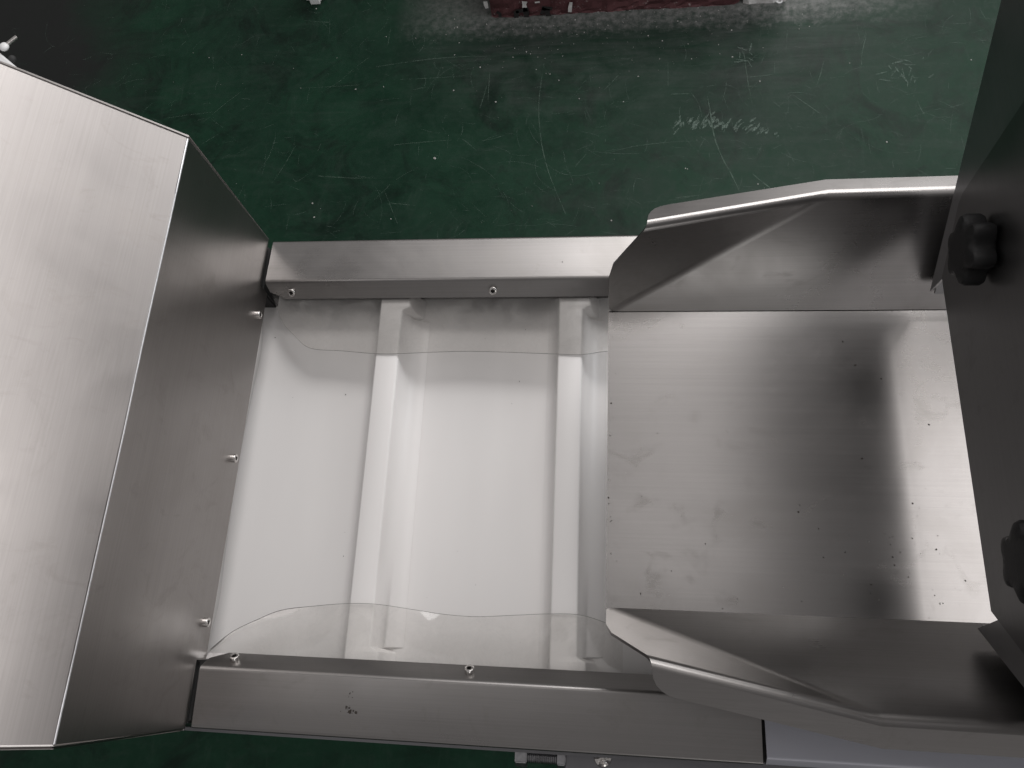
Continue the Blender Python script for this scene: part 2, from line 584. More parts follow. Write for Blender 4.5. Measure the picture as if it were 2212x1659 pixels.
SCR = []
for wdt, f, pts in (
    (2.2, zA, ((1350, 350), (1322, 560), (1330, 750), (1360, 900), (1400, 1020), (1470, 1185))),
    (1.6, zA, ((420, 370), (700, 330), (900, 315), (1060, 312))),
    (1.3, zA, ((555, 440), (740, 432), (920, 420))),
    (1.6, zA, ((620, 498), (700, 483))),
    (1.5, zA, ((525, 808), (540, 800), (700, 785), (840, 775))),
    (1.2, zA, ((1000, 780), (1080, 765), (1140, 745))),
    (1.3, zA, ((100, 975), (260, 985), (430, 985))),
    (1.6, zA, ((490, 1122), (560, 1130), (640, 1137))),
    (1.2, zA, ((470, 1060), (505, 1150), (540, 1240))),
    (1.4, zA, ((505, 150), (495, 200), (485, 255))),
    (1.6, zA, ((1050, 400), (1045, 470), (1040, 560))),
    (1.3, zA, ((1035, 470), (1015, 540), (995, 600))),
    (1.3, zA, ((1690, 850), (1850, 810), (2050, 787), (2200, 780))),
    (1.3, zA, ((1585, 850), (1550, 890), (1520, 925))),
    (1.0, zA, ((1790, 385), (1730, 450), (1665, 515))),
    (1.0, zA, ((380, 320), (300, 380), (220, 450), (120, 510))),
    (1.0, zA, ((500, 1020), (460, 1060), (405, 1110))),
    (1.2, zA, ((2035, 345), (2036, 420), (2035, 480))),
    (2.6, zA, ((2050, 522), (2170, 518))),
    (1.6, zA, ((25, 115), (165, 125))),
    (1.0, zA, ((0, 490), (180, 480), (330, 470))),
    (1.0, zA, ((1900, 1120), (2040, 1108), (2190, 1085))),
    (3.0, zB, ((205, 610), (225, 720), (250, 870), (300, 1000), (350, 1090), (410, 1215))),
    (2.4, zB, ((490, 1100), (545, 1145), (605, 1192))),
    (1.5, zB, ((740, 595), (700, 635), (660, 670))),
    (1.6, zB, ((745, 600), (840, 665), (930, 730))),
    (1.8, zB, ((455, 490), (540, 482), (630, 470))),
    (1.2, zB, ((630, 470), (630, 390))),
    (1.3, zB, ((430, 290), (455, 480), (490, 670))),
    (1.6, zB, ((715, 110), (708, 220), (700, 325))),
    (1.8, zB, ((1215, 205), (1185, 320), (1178, 410))),
    (1.4, zB, ((940, 390), (920, 470), (890, 555))),
    (1.3, zB, ((420, 545), (525, 548))),
    (1.4, zB, ((0, 1252), (150, 1235))),
    (2.2, zB, ((1530, 635), (1555, 690), (1575, 720))),
    (1.2, zB, ((105, 590), (150, 660), (170, 740))),
    (1.0, zB, ((330, 470), (320, 560), (300, 640))),
    (1.5, zC, ((1040, 750), (1190, 728), (1340, 710))),
    (1.2, zC, ((1870, 920), (1800, 1040), (1720, 1160))),
    (1.0, zC, ((1560, 555), (1420, 660), (1290, 770))),
    (1.0, zC, ((2010, 1112), (2200, 1122))),
    (1.0, zC, ((1950, 1100), (1880, 1145), (1850, 1130))),
):
    SCR.append((wdt * 0.00062, [at(*(c * 0.54 for c in f(*p)), ZF) for p in pts]))

bm = bmesh.new()
for wd, pts in SCR:
    ribbon(bm, [(p.x, p.y) for p in smooth_line(pts)], wd * 1.6, ZF + 0.0006)
so = bm_obj("floor_scratches", bm, M_SCR, fl, smooth=False)
tag(so, kind='stuff')

bm = bmesh.new()
for i in range(1300):
    u, v = random.uniform(0, 2200), random.uniform(0, 900)
    if random.random() < 0.35:
        u = random.uniform(900, 2200)
    p = at(u, v, ZF)
    a = random.choice((0.05, 0.1, 1.5, 1.6, 0.8, 2.4, 2.9)) + random.gauss(0, 0.25)
    L = random.uniform(0.008, 0.06) * (2.2 if random.random() < 0.08 else 1)
    k = random.gauss(0, 6)
    pts = []
    for j in range(6):
        s = (j / 5 - 0.5) * L
        pts.append((p.x + math.cos(a) * s - math.sin(a) * k * s * s, p.y + math.sin(a) * s + math.cos(a) * k * s * s))
    ribbon(bm, pts, random.uniform(0.0005, 0.0012), ZF + 0.0004)
so = bm_obj("fine_floor_scratches", bm, M_SCRF, fl, smooth=False)
tag(so, kind='stuff')

# chalky scuffs where something was dragged
bm = bmesh.new()
for i in range(95):
    s = random.random()
    x = 0 + 650 * s
    y = 772 + (0 if s < 0.45 else (s - 0.45) ** 1.3 * 190) + random.gauss(0, 22)
    if s > 0.62 and random.random() < 0.45:
        continue
    c = at(*(q * 0.54 for q in zB(x, y)), ZF)
    a = math.radians(70 + random.gauss(0, 14) - 25 * s)
    L = random.uniform(0.006, 0.022)
    ribbon(bm, [(c.x + math.cos(a) * L * t, c.y + math.sin(a) * L * t) for t in (-0.5, -0.2, 0.1, 0.5)], random.uniform(0.0012, 0.0065), ZF + 0.0006 + 0.000002 * i)
for i in range(26):
    c = at(*(q * 0.54 for q in zB(random.gauss(1450, 70), random.gauss(465, 40))), ZF)
    a = random.choice((0.1, 1.2, 2.0)) + random.gauss(0, 0.3)
    L = random.uniform(0.006, 0.03)
    ribbon(bm, [(c.x + math.cos(a) * L * t, c.y + math.sin(a) * L * t) for t in (-0.5, -0.2, 0.1, 0.5)], random.uniform(0.001, 0.004), ZF + 0.0008)
for i in range(10):
    c = at(*(q * 0.54 for q in zB(random.gauss(450, 60), random.gauss(360, 40))), ZF)
    a = random.uniform(0, 3.1)
    L = random.uniform(0.006, 0.03)
    ribbon(bm, [(c.x + math.cos(a) * L * t, c.y + math.sin(a) * L * t) for t in (-0.5, -0.2, 0.1, 0.5)], random.uniform(0.001, 0.004), ZF + 0.0008)
so = bm_obj("chalky_scuffs", bm, M_SCUFF, fl, smooth=False)
tag(so, kind='stuff')

# crumbs and paint chips
def chips(name, n, sampler, smin, smax, mat, parent=None, h=0.0006, norm=None):
    bm = bmesh.new()
    for i in range(n):
        p = sampler()
        if p is None:
            continue
        r = smin + (smax - smin) * random.random() ** 3
        k = random.randint(4, 6)
        a0 = random.uniform(0, 6.28)
        el = random.uniform(0.35, 1.0)
        ea = random.uniform(0, 3.14)
        bot, top = [], []
        for j in range(k):
            a = a0 + 2 * math.pi * j / k + random.uniform(-0.25, 0.25)
            x, y = math.cos(a) * r, math.sin(a) * r * el
            x, y = x * math.cos(ea) - y * math.sin(ea), x * math.sin(ea) + y * math.cos(ea)
            bot.append(bm.verts.new((p[0] + x, p[1] + y, p[2])))
            top.append(bm.verts.new((p[0] + x * 0.7, p[1] + y * 0.7, p[2] + h * random.uniform(0.6, 1.6))))
        bm.faces.new(top)
        for j in range(k):
            bm.faces.new((bot[j], bot[(j + 1) % k], top[(j + 1) % k], top[j]))
    o = bm_obj(name, bm, mat, parent, smooth=False)
    tag(o, kind='stuff')
    return o


def samp_floor():
    u = random.uniform(30, 2130)
    v = random.uniform(5, 520)
    return at(u, v, ZF + 0.0002)


def samp_dust():
    u = random.gauss(1330, 240)
    v = 35 + abs(random.gauss(0, 75)) - (u - 1060) * 0.065
    if u < 900 or u > 2000 or v < 6:
        return None
    return at(u, v, ZF + 0.0002)


chips("floor_crumbs", 100, samp_floor, 0.0004, 0.0024, M_FLECK, fl)
chips("floor_dust_crumbs", 300, samp_dust, 0.0004, 0.0026, M_FLECK, fl)
bm = bmesh.new()
so = chips("floor_paint_chips", 8, lambda: random.choice([at(*(q * 0.54 for q in zA(*c)), ZF + 0.0002) for c in ((850, 500), (808, 192), (1160, 488), (1432, 445), (640, 212), (745, 875), (1465, 630), (1722, 1220))]), 0.0018, 0.0042, M_FLECK, fl, 0.001)

# ------------------------------------------------------------------ red pillar, plaster, foot, ring, white machine
pl0 = at(1060, 42, ZF)
pl1 = at(1597, 6, ZF)
YP = (pl0.y + pl1.y) / 2
pillar = empty("pillar", ((pl0.x + pl1.x) / 2, YP + 0.15, ZF))
bm = bmesh.new()
nx, nz = 48, 12
H = 0.3
grid = []
random.seed(3)
for j in range(nz + 1):
    row = []
    for i in range(nx + 1):
        x = pl0.x + (pl1.x - pl0.x) * i / nx
        z = ZF + H * (j / nz) ** 2.2
        edge = 0.006 * random.random() if i in (0, nx) else 0
        row.append(bm.verts.new((x + (edge if i == 0 else -edge), YP + random.uniform(-0.0025, 0.0025) + (0.004 if i in (0, nx) else 0), z)))
    grid.append(row)
for j in range(nz):
    for i in range(nx):
        bm.faces.new((grid[j][i], grid[j][i + 1], grid[j + 1][i + 1], grid[j + 1][i]))
for e in (0, nx):
    bl = bm.verts.new((grid[0][e].co.x, YP + 0.3, ZF))
    tl = bm.verts.new((grid[0][e].co.x, YP + 0.3, ZF + H))
    bm.faces.new([grid[j][e] for j in range(nz + 1)] + [tl, bl])
body = bm_obj("plinth", bm, M_RED, pillar, smooth=False)
body.matrix_parent_inverse = pillar.matrix_world.inverted()
body.parent = pillar
pillar_loc = pillar.location.copy()


def child(o, root):
    o.parent = root
    o.matrix_parent_inverse = Matrix.Translation(-Vector(root.location))
    return o


child(body, pillar)
# black brush strokes at the lower edge of painted characters, and white drips
def on_face(u, v):
    """pixel -> point on the pillar's front face"""
    d = CF + CR * ((u - 1106.0) / FPX) + CD * ((v - 829.5) / FPX)
    return CAM + d * ((YP - CAM.y) / d.y)


def stroke(name, pix, wdt, mat):
    bm = bmesh.new()
    prev = None
    P = [on_face(*p) for p in pix]
    for i, p in enumerate(P):
        a, b = P[max(i - 1, 0)], P[min(i + 1, len(P) - 1)]
        t = Vector((b.x - a.x, b.z - a.z)).normalized()
        ww = wdt * random.uniform(0.75, 1.25) / 2
        v0 = bm.verts.new((p.x - t.y * ww, YP - 0.0045, p.z + t.x * ww))
        v1 = bm.verts.new((p.x + t.y * ww, YP - 0.0045, p.z - t.x * ww))
        if prev:
            bm.faces.new((prev[0], prev[1], v1, v0))
        prev = (v0, v1)
    return child(bm_obj(name, bm, mat, pillar, smooth=False), pillar)


def zD(x, y): return ((1850 + x * 0.6103) * 0.54, y * 0.6103 * 0.54)


for pts, wdt in ((((352, 62), (356, 85), (352, 112)), 0.011), (((350, 66), (380, 62), (425, 52)), 0.010), (((415, 40), (418, 75), (424, 110)), 0.012),
                 (((520, 85), (528, 62), (540, 42)), 0.010), (((522, 45), (555, 45), (590, 48)), 0.013), (((556, 50), (556, 75), (568, 103)), 0.012),
                 (((225, 68), (245, 80), (248, 105)), 0.009)):
    stroke("black_paint_stroke", [zD(*p) for p in pts], wdt, M_BLACKPAINT)
for pts, wdt in ((((408, 0), (406, 20), (408, 42)), 0.012), (((150, 0), (155, 25), (162, 45)), 0.009), (((712, 5), (706, 40), (704, 70)), 0.008), (((490, 0), (492, 10)), 0.010)):
    stroke("white_paint_drip", [zD(*p) for p in pts], wdt, M_PLASTER)
tag(pillar, "dark red painted pillar base with black brush strokes and chipped white edges", "pillar")

p0, p1 = at(1600, 8, ZF), at(1690, 0, ZF)
bm = bmesh.new()
bmesh.ops.create_cube(bm, size=1.0)
bmesh.ops.subdivide_edges(bm, edges=bm.edges[:], cuts=5, use_grid_fill=True)
for v in bm.verts:
    v.co = Vector(((p0.x + 0.055) + v.co.x * 0.10 + random.uniform(-0.004, 0.004), YP + 0.10 + v.co.y * 0.2 + random.uniform(-0.004, 0.004), ZF + (v.co.z + 0.5) * 0.25))
pst = bm_obj("plaster_post", bm, M_PLASTER, None, smooth=False)
tag(pst, "rough white plaster post standing beside the red pillar base", "post")

# ring lying on the floor
bm = bmesh.new()
rc = at(1683, 2, ZF)
R1, R2, n = 0.0085, 0.0045, 24
vs = []
for r, z in ((R2, 0.0), (R1, 0.0), (R1, 0.002), (R2, 0.002)):
    vs.append([bm.verts.new((rc.x + r * math.cos(2 * math.pi * k / n), rc.y + r * math.sin(2 * math.pi * k / n), ZF + 0.0003 + z)) for k in range(n)])
for a in range(4):
    for k in range(n):
        bm.faces.new((vs[a][k], vs[a][(k + 1) % n], vs[(a + 1) % 4][(k + 1) % n], vs[(a + 1) % 4][k]))
ring = bm_obj("washer", bm, M_WHITE)
tag(ring, "small pale washer lying on the green floor beside the plaster post", "washer")

# rounded white foot
fc = at(682, 9, ZF)
foot = empty("machine_foot", (fc.x, fc.y, ZF))
bm = bmesh.new()
bmesh.ops.create_cube(bm, size=1.0)
bmesh.ops.scale(bm, vec=(0.052, 0.06, 0.10), verts=bm.verts)
bmesh.ops.bevel(bm, geom=[e for e in bm.edges if abs(e.verts[0].co.z - e.verts[1].co.z) > 0.05], offset=0.014, segments=5, affect='EDGES')
bmesh.ops.bevel(bm, geom=[e for e in bm.edges if e.verts[0].co.z > 0 and e.verts[1].co.z > 0 and len(e.link_faces) == 2], offset=0.004, segments=2, affect='EDGES')
bmesh.ops.translate(bm, vec=(0, 0.03, 0.05), verts=bm.verts)
bm_obj("foot_shell", bm, M_WHITE, foot)
bm = bmesh.new()
bmesh.ops.create_cone(bm, cap_ends=True, segments=20, radius1=0.012, radius2=0.012, depth=0.5)
bmesh.ops.translate(bm, vec=(0, 0.045, 0.34), verts=bm.verts)
bm_obj("stem", bm, M_FRAME, foot)
tag(foot, "rounded white foot of a stand on the dark green floor", "foot")

# white machine cover at the far left with a bolt
wc = at(16, 128, -0.35)
guard = empty("white_cabinet", (wc.x - 0.25, wc.y - 0.05, ZF))
a_, b_ = at(-2, 112, -0.35), at(43, 150, -0.35)
dv = (b_ - a_).normalized()
nv = Vector((-dv.y, dv.x, 0))
if nv.dot(Vector((-1, -0.3, 0))) < 0:
    nv = -nv
nv = Vector((dv.y, -dv.x, 0))
A = a_ - dv * 0.35
Bq = b_ + dv * 0.30
vs = []
for z in (-0.35, ZF + 0.05):
    for q in (A, Bq, Bq + nv * 0.5, A + nv * 0.5):
        vs.append((q.x, q.y, z))
o = mesh("cabinet_shell", vs, [(0, 1, 2, 3), (0, 4, 5, 1), (1, 5, 6, 2), (2, 6, 7, 3), (3, 7, 4, 0), (4, 7, 6, 5)], M_WHITE, guard, bev=0.004, seg=3)
child(o, guard)
for t in ((0.05, 0.05), (0.6, 0.05), (0.05, 0.45), (0.6, 0.45)):
    q = A + dv * t[0] + nv * t[1]
    child(box("foot", (q.x, q.y, ZF + 0.025), (0.04, 0.04, 0.05), M_RUBBER, guard, 0.004), guard)
bc = at(9, 101, -0.345)
bm = bmesh.new()
bmesh.ops.create_uvsphere(bm, u_segments=16, v_segments=10, radius=0.0095)
bmesh.ops.scale(bm, vec=(1, 1, 0.7), verts=bm.verts)
bmesh.ops.translate(bm, vec=bc, verts=bm.verts)
bo = child(bm_obj("bolt_cap", bm, M_WHITE, guard), guard)
bm = bmesh.new()
bmesh.ops.create_cone(bm, cap_ends=True, segments=14, radius1=0.004, radius2=0.004, depth=0.026)
bmesh.ops.transform(bm, matrix=Matrix.Rotation(math.radians(90), 4, 'Y') @ Matrix.Identity(4), verts=bm.verts)
bmesh.ops.transform(bm, matrix=Matrix.Rotation(math.radians(48), 4, 'Z'), verts=bm.verts)
bmesh.ops.translate(bm, vec=bc + Vector((0.012, 0.0135, 0)), verts=bm.verts)
child(bm_obj("bolt_shank", bm, S_BOLT, guard), guard)
rb = at(27, 127, -0.36)
bm = bmesh.new()
bmesh.ops.create_uvsphere(bm, u_segments=14, v_segments=8, radius=0.007)
bmesh.ops.translate(bm, vec=rb, verts=bm.verts)
child(bm_obj("rubber_bumper", bm, M_RUBBER, guard), guard)
tag(guard, "white enamelled cabinet with a bolt at its edge behind the steel hood", "cabinet")

# ================================================================== CONVEYOR
conv = empty("belt_conveyor", (0, 0, ZF))
tag(conv, "stainless steel conveyor with white cleated belt, clear plastic skirts and sloping hood", "conveyor")
P = lambda o: child(o, conv)

LIP, FOLD, OUT = (0.1727, 0.0550), (0.1858, 0.0690), (0.2345, 0.0664)


def rail(sgn, x0, x1, chamfer, name="side_rail", mat=S_X, prof=None, zoff=0.0):
    pr = prof or [LIP, FOLD, OUT, (0.2350, -0.02)]
    pts = arc_profile(pr, [0.0055, 0.0035, 0.003][:len(pr) - 2], 6)
    pts = [pts[0], pts[0].lerp(pts[1], 0.45)] + pts[1:]
    vs, fs = [], []
    xs = [x0 + (x1 - x0) * i / 24 for i in range(25)]
    for i, x in enumerate(xs):
        for k, p in enumerate(pts):
            xx = x
            if chamfer and i == 0:
                # mitred end of the lip
                xx = x + (0.018, 0.003)[k] if k < 2 else x
            vs.append((xx, sgn * p.x, p.y + zoff))
    n = len(pts)
    for i in range(len(xs) - 1):
        for k in range(n - 1):
            a, b, c, d = i * n + k, i * n + k + 1, (i + 1) * n + k + 1, (i + 1) * n + k
            fs.append((a, b, c, d) if sgn < 0 else (d, c, b, a))
    o = mesh(name, vs, fs, mat, conv, thick=0.0018, off=-1.0)
    return P(o)


def nrm_up(o):
    pass


rf = rail(1, -0.3545, 0.300, True)
rn = rail(-1, -0.3545, 0.1155, True)
r2n = rail(-1, 0.1180, 0.52, False, mat=M_PALE, prof=[(0.176, 0.058), (0.1858, 0.0680), (0.2290, 0.0705), (0.2340, 0.064), (0.2345, -0.02)])
for r, s in ((rf, 1), (rn, -1)):
    nl = Vector((0, -s * (FOLD[1] - LIP[1]), (FOLD[0] - LIP[0]))).normalized()
    for x in (-0.3274, -0.1195):
        t = 0.42
        y = LIP[0] + (FOLD[0] - LIP[0]) * t
        z = LIP[1] + (FOLD[1] - LIP[1]) * t
        so = screw(Vector((x, s * y, z)) - conv.location * 0, nl, r, spin=random.uniform(0, 1))
        so.parent = r

P(box("dark_gap_strip", (0.1167, -0.2060, 0.0600), (0.020, 0.054, 0.004), M_RUBBER, conv, 0.0005))  # added dark strip standing in for the shade in the rail gap
# frame: side plates under the rails, legs down to the floor
for s in (1, -1):
    P(box("side_plate", (-0.155 if s < 0 else -0.05, s * 0.2385, -0.010), (0.49 if s < 0 else 0.70, 0.003, 0.080), M_FRAME, conv, 0.0006))
    for x in (-0.25, 0.30):
        P(box("leg", (x, s * 0.205, (ZF - 0.05) / 2), (0.04, 0.04, -ZF - 0.05), M_FRAME, conv, 0.003))

for s in (1, -1):
    P(box("dark_gap_filler", (-0.4145, s * 0.2055, 0.035), (0.108, 0.052, 0.050), M_RUBBER, conv, 0.002))  # added dark filler that keeps the gap at the hood plate dark

# belt: flat run, then the climb under the hood; a second run returns below
xs = [0.62, 0.2, 0.0, -0.15, -0.30, -0.36]
ZB = 0.0200
prof = [(x, ZB) for x in xs]
R0 = 0.10
for k in range(1, 9):
    a = math.radians(44) * k / 8
    prof.append((-0.365 - R0 * math.sin(a), ZB + R0 * (1 - math.cos(a))))
lx, lz = prof[-1]
prof.append((lx - 0.55 * math.cos(math.radians(44)), lz + 0.55 * math.sin(math.radians(44))))
vs, fs = [], []
ny = 8
for x, z in prof:
    for j in range(ny + 1):
        vs.append((x, -0.205 + 0.41 * j / ny, z))
for i in range(len(prof) - 1):
    for j in range(ny):
        a = i * (ny + 1) + j
        fs.append((a, a + ny + 1, a + ny + 2, a + 1))
belt = P(mesh("belt", vs, fs, M_BELT, conv, thick=0.003, off=1.0))
bpy.context.view_layer.update()


def cleat(xc, x_shear=0.0, parent=belt):
    """upright belt cleat: flat top, foot fillets, ears at both ends"""
    wl, wr, h = -0.0118, 0.0118, 0.0500 - ZB
    y1, y2, y3 = 0.1610, 0.1665, 0.186
    ys = [-y3, -y2, -y2 + 0.0012, -y1 - 0.0015, -y1, -0.08, 0, 0.08, y1, y1 + 0.0015, y2 - 0.0012, y2, y3]
    def ear(y):
        a = abs(y)
        if a >= y2 - 1e-9: return 0.0076
        if a <= y1: return 0.0
        s = (a - y1) / (y2 - y1)
        return 0.0076 * (0.5 - 0.5 * math.cos(math.pi * s))
    vs, fs = [], []
    npts = 0
    for y in ys:
        e = ear(y)
        pr = [(wl - 0.012, 0.0002)]
        for k in range(1, 7):                       # fillet on the trailing side
            a = math.pi / 2 * k / 6
            pr.append((wl - 0.012 * (1 - math.sin(a)), 0.0002 + 0.012 * (1 - math.cos(a))))
        pr += [(wl, h - 0.002), (wl + 0.0006, h - 0.0006), (wl + 0.002, h), (wr + e - 0.002, h), (wr + e - 0.0006, h - 0.0006), (wr + e, h - 0.002)]
        q0, q1, q2 = Vector((wr + e, h - 0.002)), Vector((wr + e + 0.003, 0.003)), Vector((wr + e + (0.022 if e == 0 else 0.008), 0.0002))
        for k in range(1, 10):
            t = k / 9
            qq = q0 * (1 - t) ** 2 + q1 * 2 * t * (1 - t) + q2 * t * t
            pr.append((qq.x, qq.y))
        npts = len(pr)
        for px, pz in pr:
            vs.append((xc + px + x_shear * y, y, ZB + pz))
    for i in range(len(ys) - 1):
        for k in range(npts - 1):
            a = i * npts + k
            fs.append((a, a + 1, a + npts + 1, a + npts))
    fs.append(tuple(range(npts - 1, -1, -1)))
    fs.append(tuple((len(ys) - 1) * npts + k for k in range(npts)))
    o = mesh("cleat", vs, fs, M_BELT, parent)
    bmx = bmesh.new(); bmx.from_mesh(o.data)
    bmesh.ops.recalc_face_normals(bmx, faces=bmx.faces)
    bmx.to_mesh(o.data); bmx.free()
    for p in o.data.polygons:
        p.use_smooth = True
    o.data.set_sharp_from_angle(angle=math.radians(50))
    o.matrix_parent_inverse = belt.matrix_world.inverted()
    return o


for xc in (-0.2235, -0.0425, 0.139, 0.32):
    cleat(xc, -0.008 if xc < -0.2 else -0.003)


# clear plastic skirts, bolted under the lips and lying over the cleats
def skirt(s, edge):
    """edge: list of (x, y, z) of the free edge; the root runs under the lip"""
    E_ = smooth_line([Vector(e) for e in edge], 8)
    nu = len(E_)
    nvv = 16
    vs, fs = [], []
    for i, e in enumerate(E_):
        root = Vector((e.x, s * 0.1785, 0.0570))
        lip = Vector((e.x, s * 0.1735, 0.0530))
        for j in range(nvv):
            if j == 0:
                p = root
            else:
                t = (j - 1) / (nvv - 2)
                p = lip.lerp(e, t)
                # flat over the cleats, drooping towards the free edge between them
                p.z = lip.z + (e.z - lip.z) * (0.25 * t + 0.75 * t ** 2.2)
            vs.append(p)
    for i in range(nu - 1):
        for j in range(nvv - 1):
            a = i * nvv + j
            fs.append((a, a + 1, a + nvv + 1, a + nvv))
    o = mesh("skirt", vs, fs, M_CLEAR, conv)
    P(o)
    # the cut edge of the sheet
    bm = bmesh.new()
    pr = None
    for e in E_:
        v = [bm.verts.new((e.x, e.y + dy, e.z + dz)) for dy, dz in ((-0.00016, -0.0002), (0.00016, -0.0002), (0.00016, 0.0003), (-0.00016, 0.0003))]
        if pr:
            for k in range(4):
                bm.faces.new((pr[k], pr[(k + 1) % 4], v[(k + 1) % 4], v[k]))
        pr = v
    ed = bm_obj("cut_edge", bm, M_CLEAREDGE, o, smooth=False)
    ed.matrix_parent_inverse = Matrix.Translation(-conv.location)
    bpy.context.view_layer.update()
    ed.matrix_parent_inverse = o.matrix_world.inverted()
    return o


def E3(u, v, z):
    p = at(u, v, z)
    return (p.x, p.y, p.z)


skirt(1, [E3(592, 646, 0.0515), E3(610, 695, 0.0508), E3(635, 724, 0.0504), E3(670, 752, 0.0500), E3(740, 758, 0.0502), E3(812, 764, 0.0512), E3(862, 764, 0.0514),
          E3(930, 761, 0.0505), E3(1010, 759, 0.0498), E3(1100, 761, 0.0504), E3(1206, 765, 0.0512), E3(1258, 766, 0.0514), E3(1300, 760, 0.0505), E3(1345, 757, 0.0495)])
skirt(-1, [E3(455, 1402, 0.051), E3(500, 1366, 0.048), E3(550, 1341, 0.044), E3(608, 1318, 0.040), E3(680, 1309, 0.044), E3(745, 1304, 0.0512), E3(812, 1305, 0.0514),
           E3(900, 1318, 0.047), E3(960, 1327, 0.044), E3(1030, 1332, 0.042), E3(1110, 1329, 0.046), E3(1190, 1326, 0.0512), E3(1250, 1328, 0.0514), E3(1300, 1342, 0.048), E3(1345, 1360, 0.044)])

# sloping hood over the climb: end plate, top sheet, side sheets in one folded piece
HX, HY, HZ0, HZ1 = -0.3578, 0.2347, 0.0540, 0.2384
ca, sa = math.cos(math.radians(43.5)), math.sin(math.radians(43.5))
LN = 0.75
nY = 24
vs, fs = [], []
# end plate as a strip grid so that the bottom edge can step up over the rails
ysp = [-HY, -0.1800, -0.1795] + [-0.17 + 0.34 * i / 16 for i in range(17)] + [0.1795, 0.1800, HY]
for y in ysp:
    zb = HZ0 + (0.0 if abs(y) < 0.1799 else 0.0165)
    dent = 0.0012 * math.exp(-((y + 0.03) / 0.05) ** 2) - 0.0009 * math.exp(-((y - 0.06) / 0.05) ** 2)
    vs.append((HX, y, zb))
    vs.append((HX + dent, y, HZ1 + dent))
    vs.append((HX - LN * ca, y, HZ1 + LN * sa))
for i in range(len(ysp) - 1):
    a = i * 3
    fs.append((a, a + 3, a + 4, a + 1))
    fs.append((a + 1, a + 4, a + 5, a + 2))
k = len(vs)
for s, i in ((-1, 0), (1, len(ysp) - 1)):
    b0 = len(vs)
    vs.append((HX - LN * ca, s * HY, HZ1 + LN * sa - 0.26))
    a = i * 3
    f = (a, a + 1, a + 2, b0)
    fs.append(f if s > 0 else f[::-1])
hood = P(mesh("hood", vs, fs, S_HOOD, conv, thick=0.0018, bev=0.0010, seg=3, off=-1.0))
bpy.context.view_layer.update()
for y in (0.1485, 0.0, -0.1485):
    screw(Vector((HX, y, 0.0690)), (1, 0, 0.0), hood, spin=random.uniform(0, 1)).matrix_parent_inverse = hood.matrix_world.inverted()
for r in (rf, rn):
    for c in r.children:
        c.matrix_parent_inverse = r.matrix_world.inverted()

# added pale bead for the highlight along the worn hood corner
bm = bmesh.new()
pr = None
for y in ysp:
    dent = 0.0012 * math.exp(-((y + 0.03) / 0.05) ** 2) - 0.0009 * math.exp(-((y - 0.06) / 0.05) ** 2)
    yy = max(-HY + 0.001, min(HY - 0.001, y))
    v = [bm.verts.new((HX + dent - 0.0009 + 0.0011 * math.cos(2 * math.pi * k / 10), yy, HZ1 + dent - 0.0009 + 0.0011 * math.sin(2 * math.pi * k / 10))) for k in range(10)]
    if pr:
        for k in range(10):
            bm.faces.new((pr[k], pr[(k + 1) % 10], v[(k + 1) % 10], v[k]))
    pr = v
rb_ = bm_obj("corner_highlight", bm, M_BEAD, hood)
rb_.matrix_parent_inverse = hood.matrix_world.inverted()

# clear curtain hanging below the end plate
vs, fs = [], []
n = 26
for i in range(n + 1):
    t = i / n
    y = 0.172 - 0.344 * t
    bow = math.sin(math.pi * t)
    zt = 0.070
    edge_z = ZB + 0.003 + 0.020 * (1 - min(1, 6 * min(t, 1 - t)))**2
    for j in range(6):
        s = j / 5
        vs.append((HX - 0.0032 - 0.011 * s * s * (0.6 + 0.4 * bow) + 0.0015 * math.sin(5 * t + 2 * s) * s, y, zt + (edge_z - zt) * s))
for i in range(n):
    for j in range(5):
        a = i * 6 + j
        fs.append((a, a + 1, a + 7, a + 6))
cur = P(mesh("curtain", vs, fs, M_CLEAR, hood))
bpy.context.view_layer.update()
cur.parent = hood
cur.matrix_parent_inverse = hood.matrix_world.inverted()

# belt tensioner beside the near rail
def hexnut(name, x0, x1, c, r, mat):
    bm = bmesh.new()
    bmesh.ops.create_cone(bm, cap_ends=True, segments=6, radius1=r, radius2=r, depth=x1 - x0)
    bmesh.ops.transform(bm, matrix=Matrix.Rotation(math.radians(90), 4, 'Y'), verts=bm.verts)
    bmesh.ops.bevel(bm, geom=bm.edges[:], offset=0.0008, segments=2, affect='EDGES')
    bmesh.ops.translate(bm, vec=((x0 + x1) / 2, c[0], c[1]), verts=bm.verts)
    return P(bm_obj(name, bm, mat, conv))


BC = (-0.2455, -0.004)
hexnut("bolt_head", -0.0845, -0.0740, BC, 0.0098, S_DARKBOLT)
hexnut("lock_nut", -0.0475, -0.0405, BC, 0.0098, S_DARKBOLT)
bm = bmesh.new()
turns, seg = 26, 14
pr = None
for k in range(turns * seg + 1):
    pass
x0, x1 = -0.0745, -0.0400
rings = []
nr = 60
for k in range(nr + 1):
    x = x0 + (x1 - x0) * k / nr
    r = 0.0062 if k % 3 == 1 else 0.0053
    rings.append([bm.verts.new((x, BC[0] + r * math.cos(2 * math.pi * j / 18), BC[1] + r * math.sin(2 * math.pi * j / 18))) for j in range(18)])
for a, b in zip(rings, rings[1:]):
    for j in range(18):
        bm.faces.new((a[j], a[(j + 1) % 18], b[(j + 1) % 18], b[j]))
P(bm_obj("threaded_rod", bm, S_DARKBOLT, conv, ang=20))
bp = P(box("bracket_plate", (0.215, -0.2565, -0.003), (0.512, 0.061, 0.006), M_FRAME, conv, 0.0008))
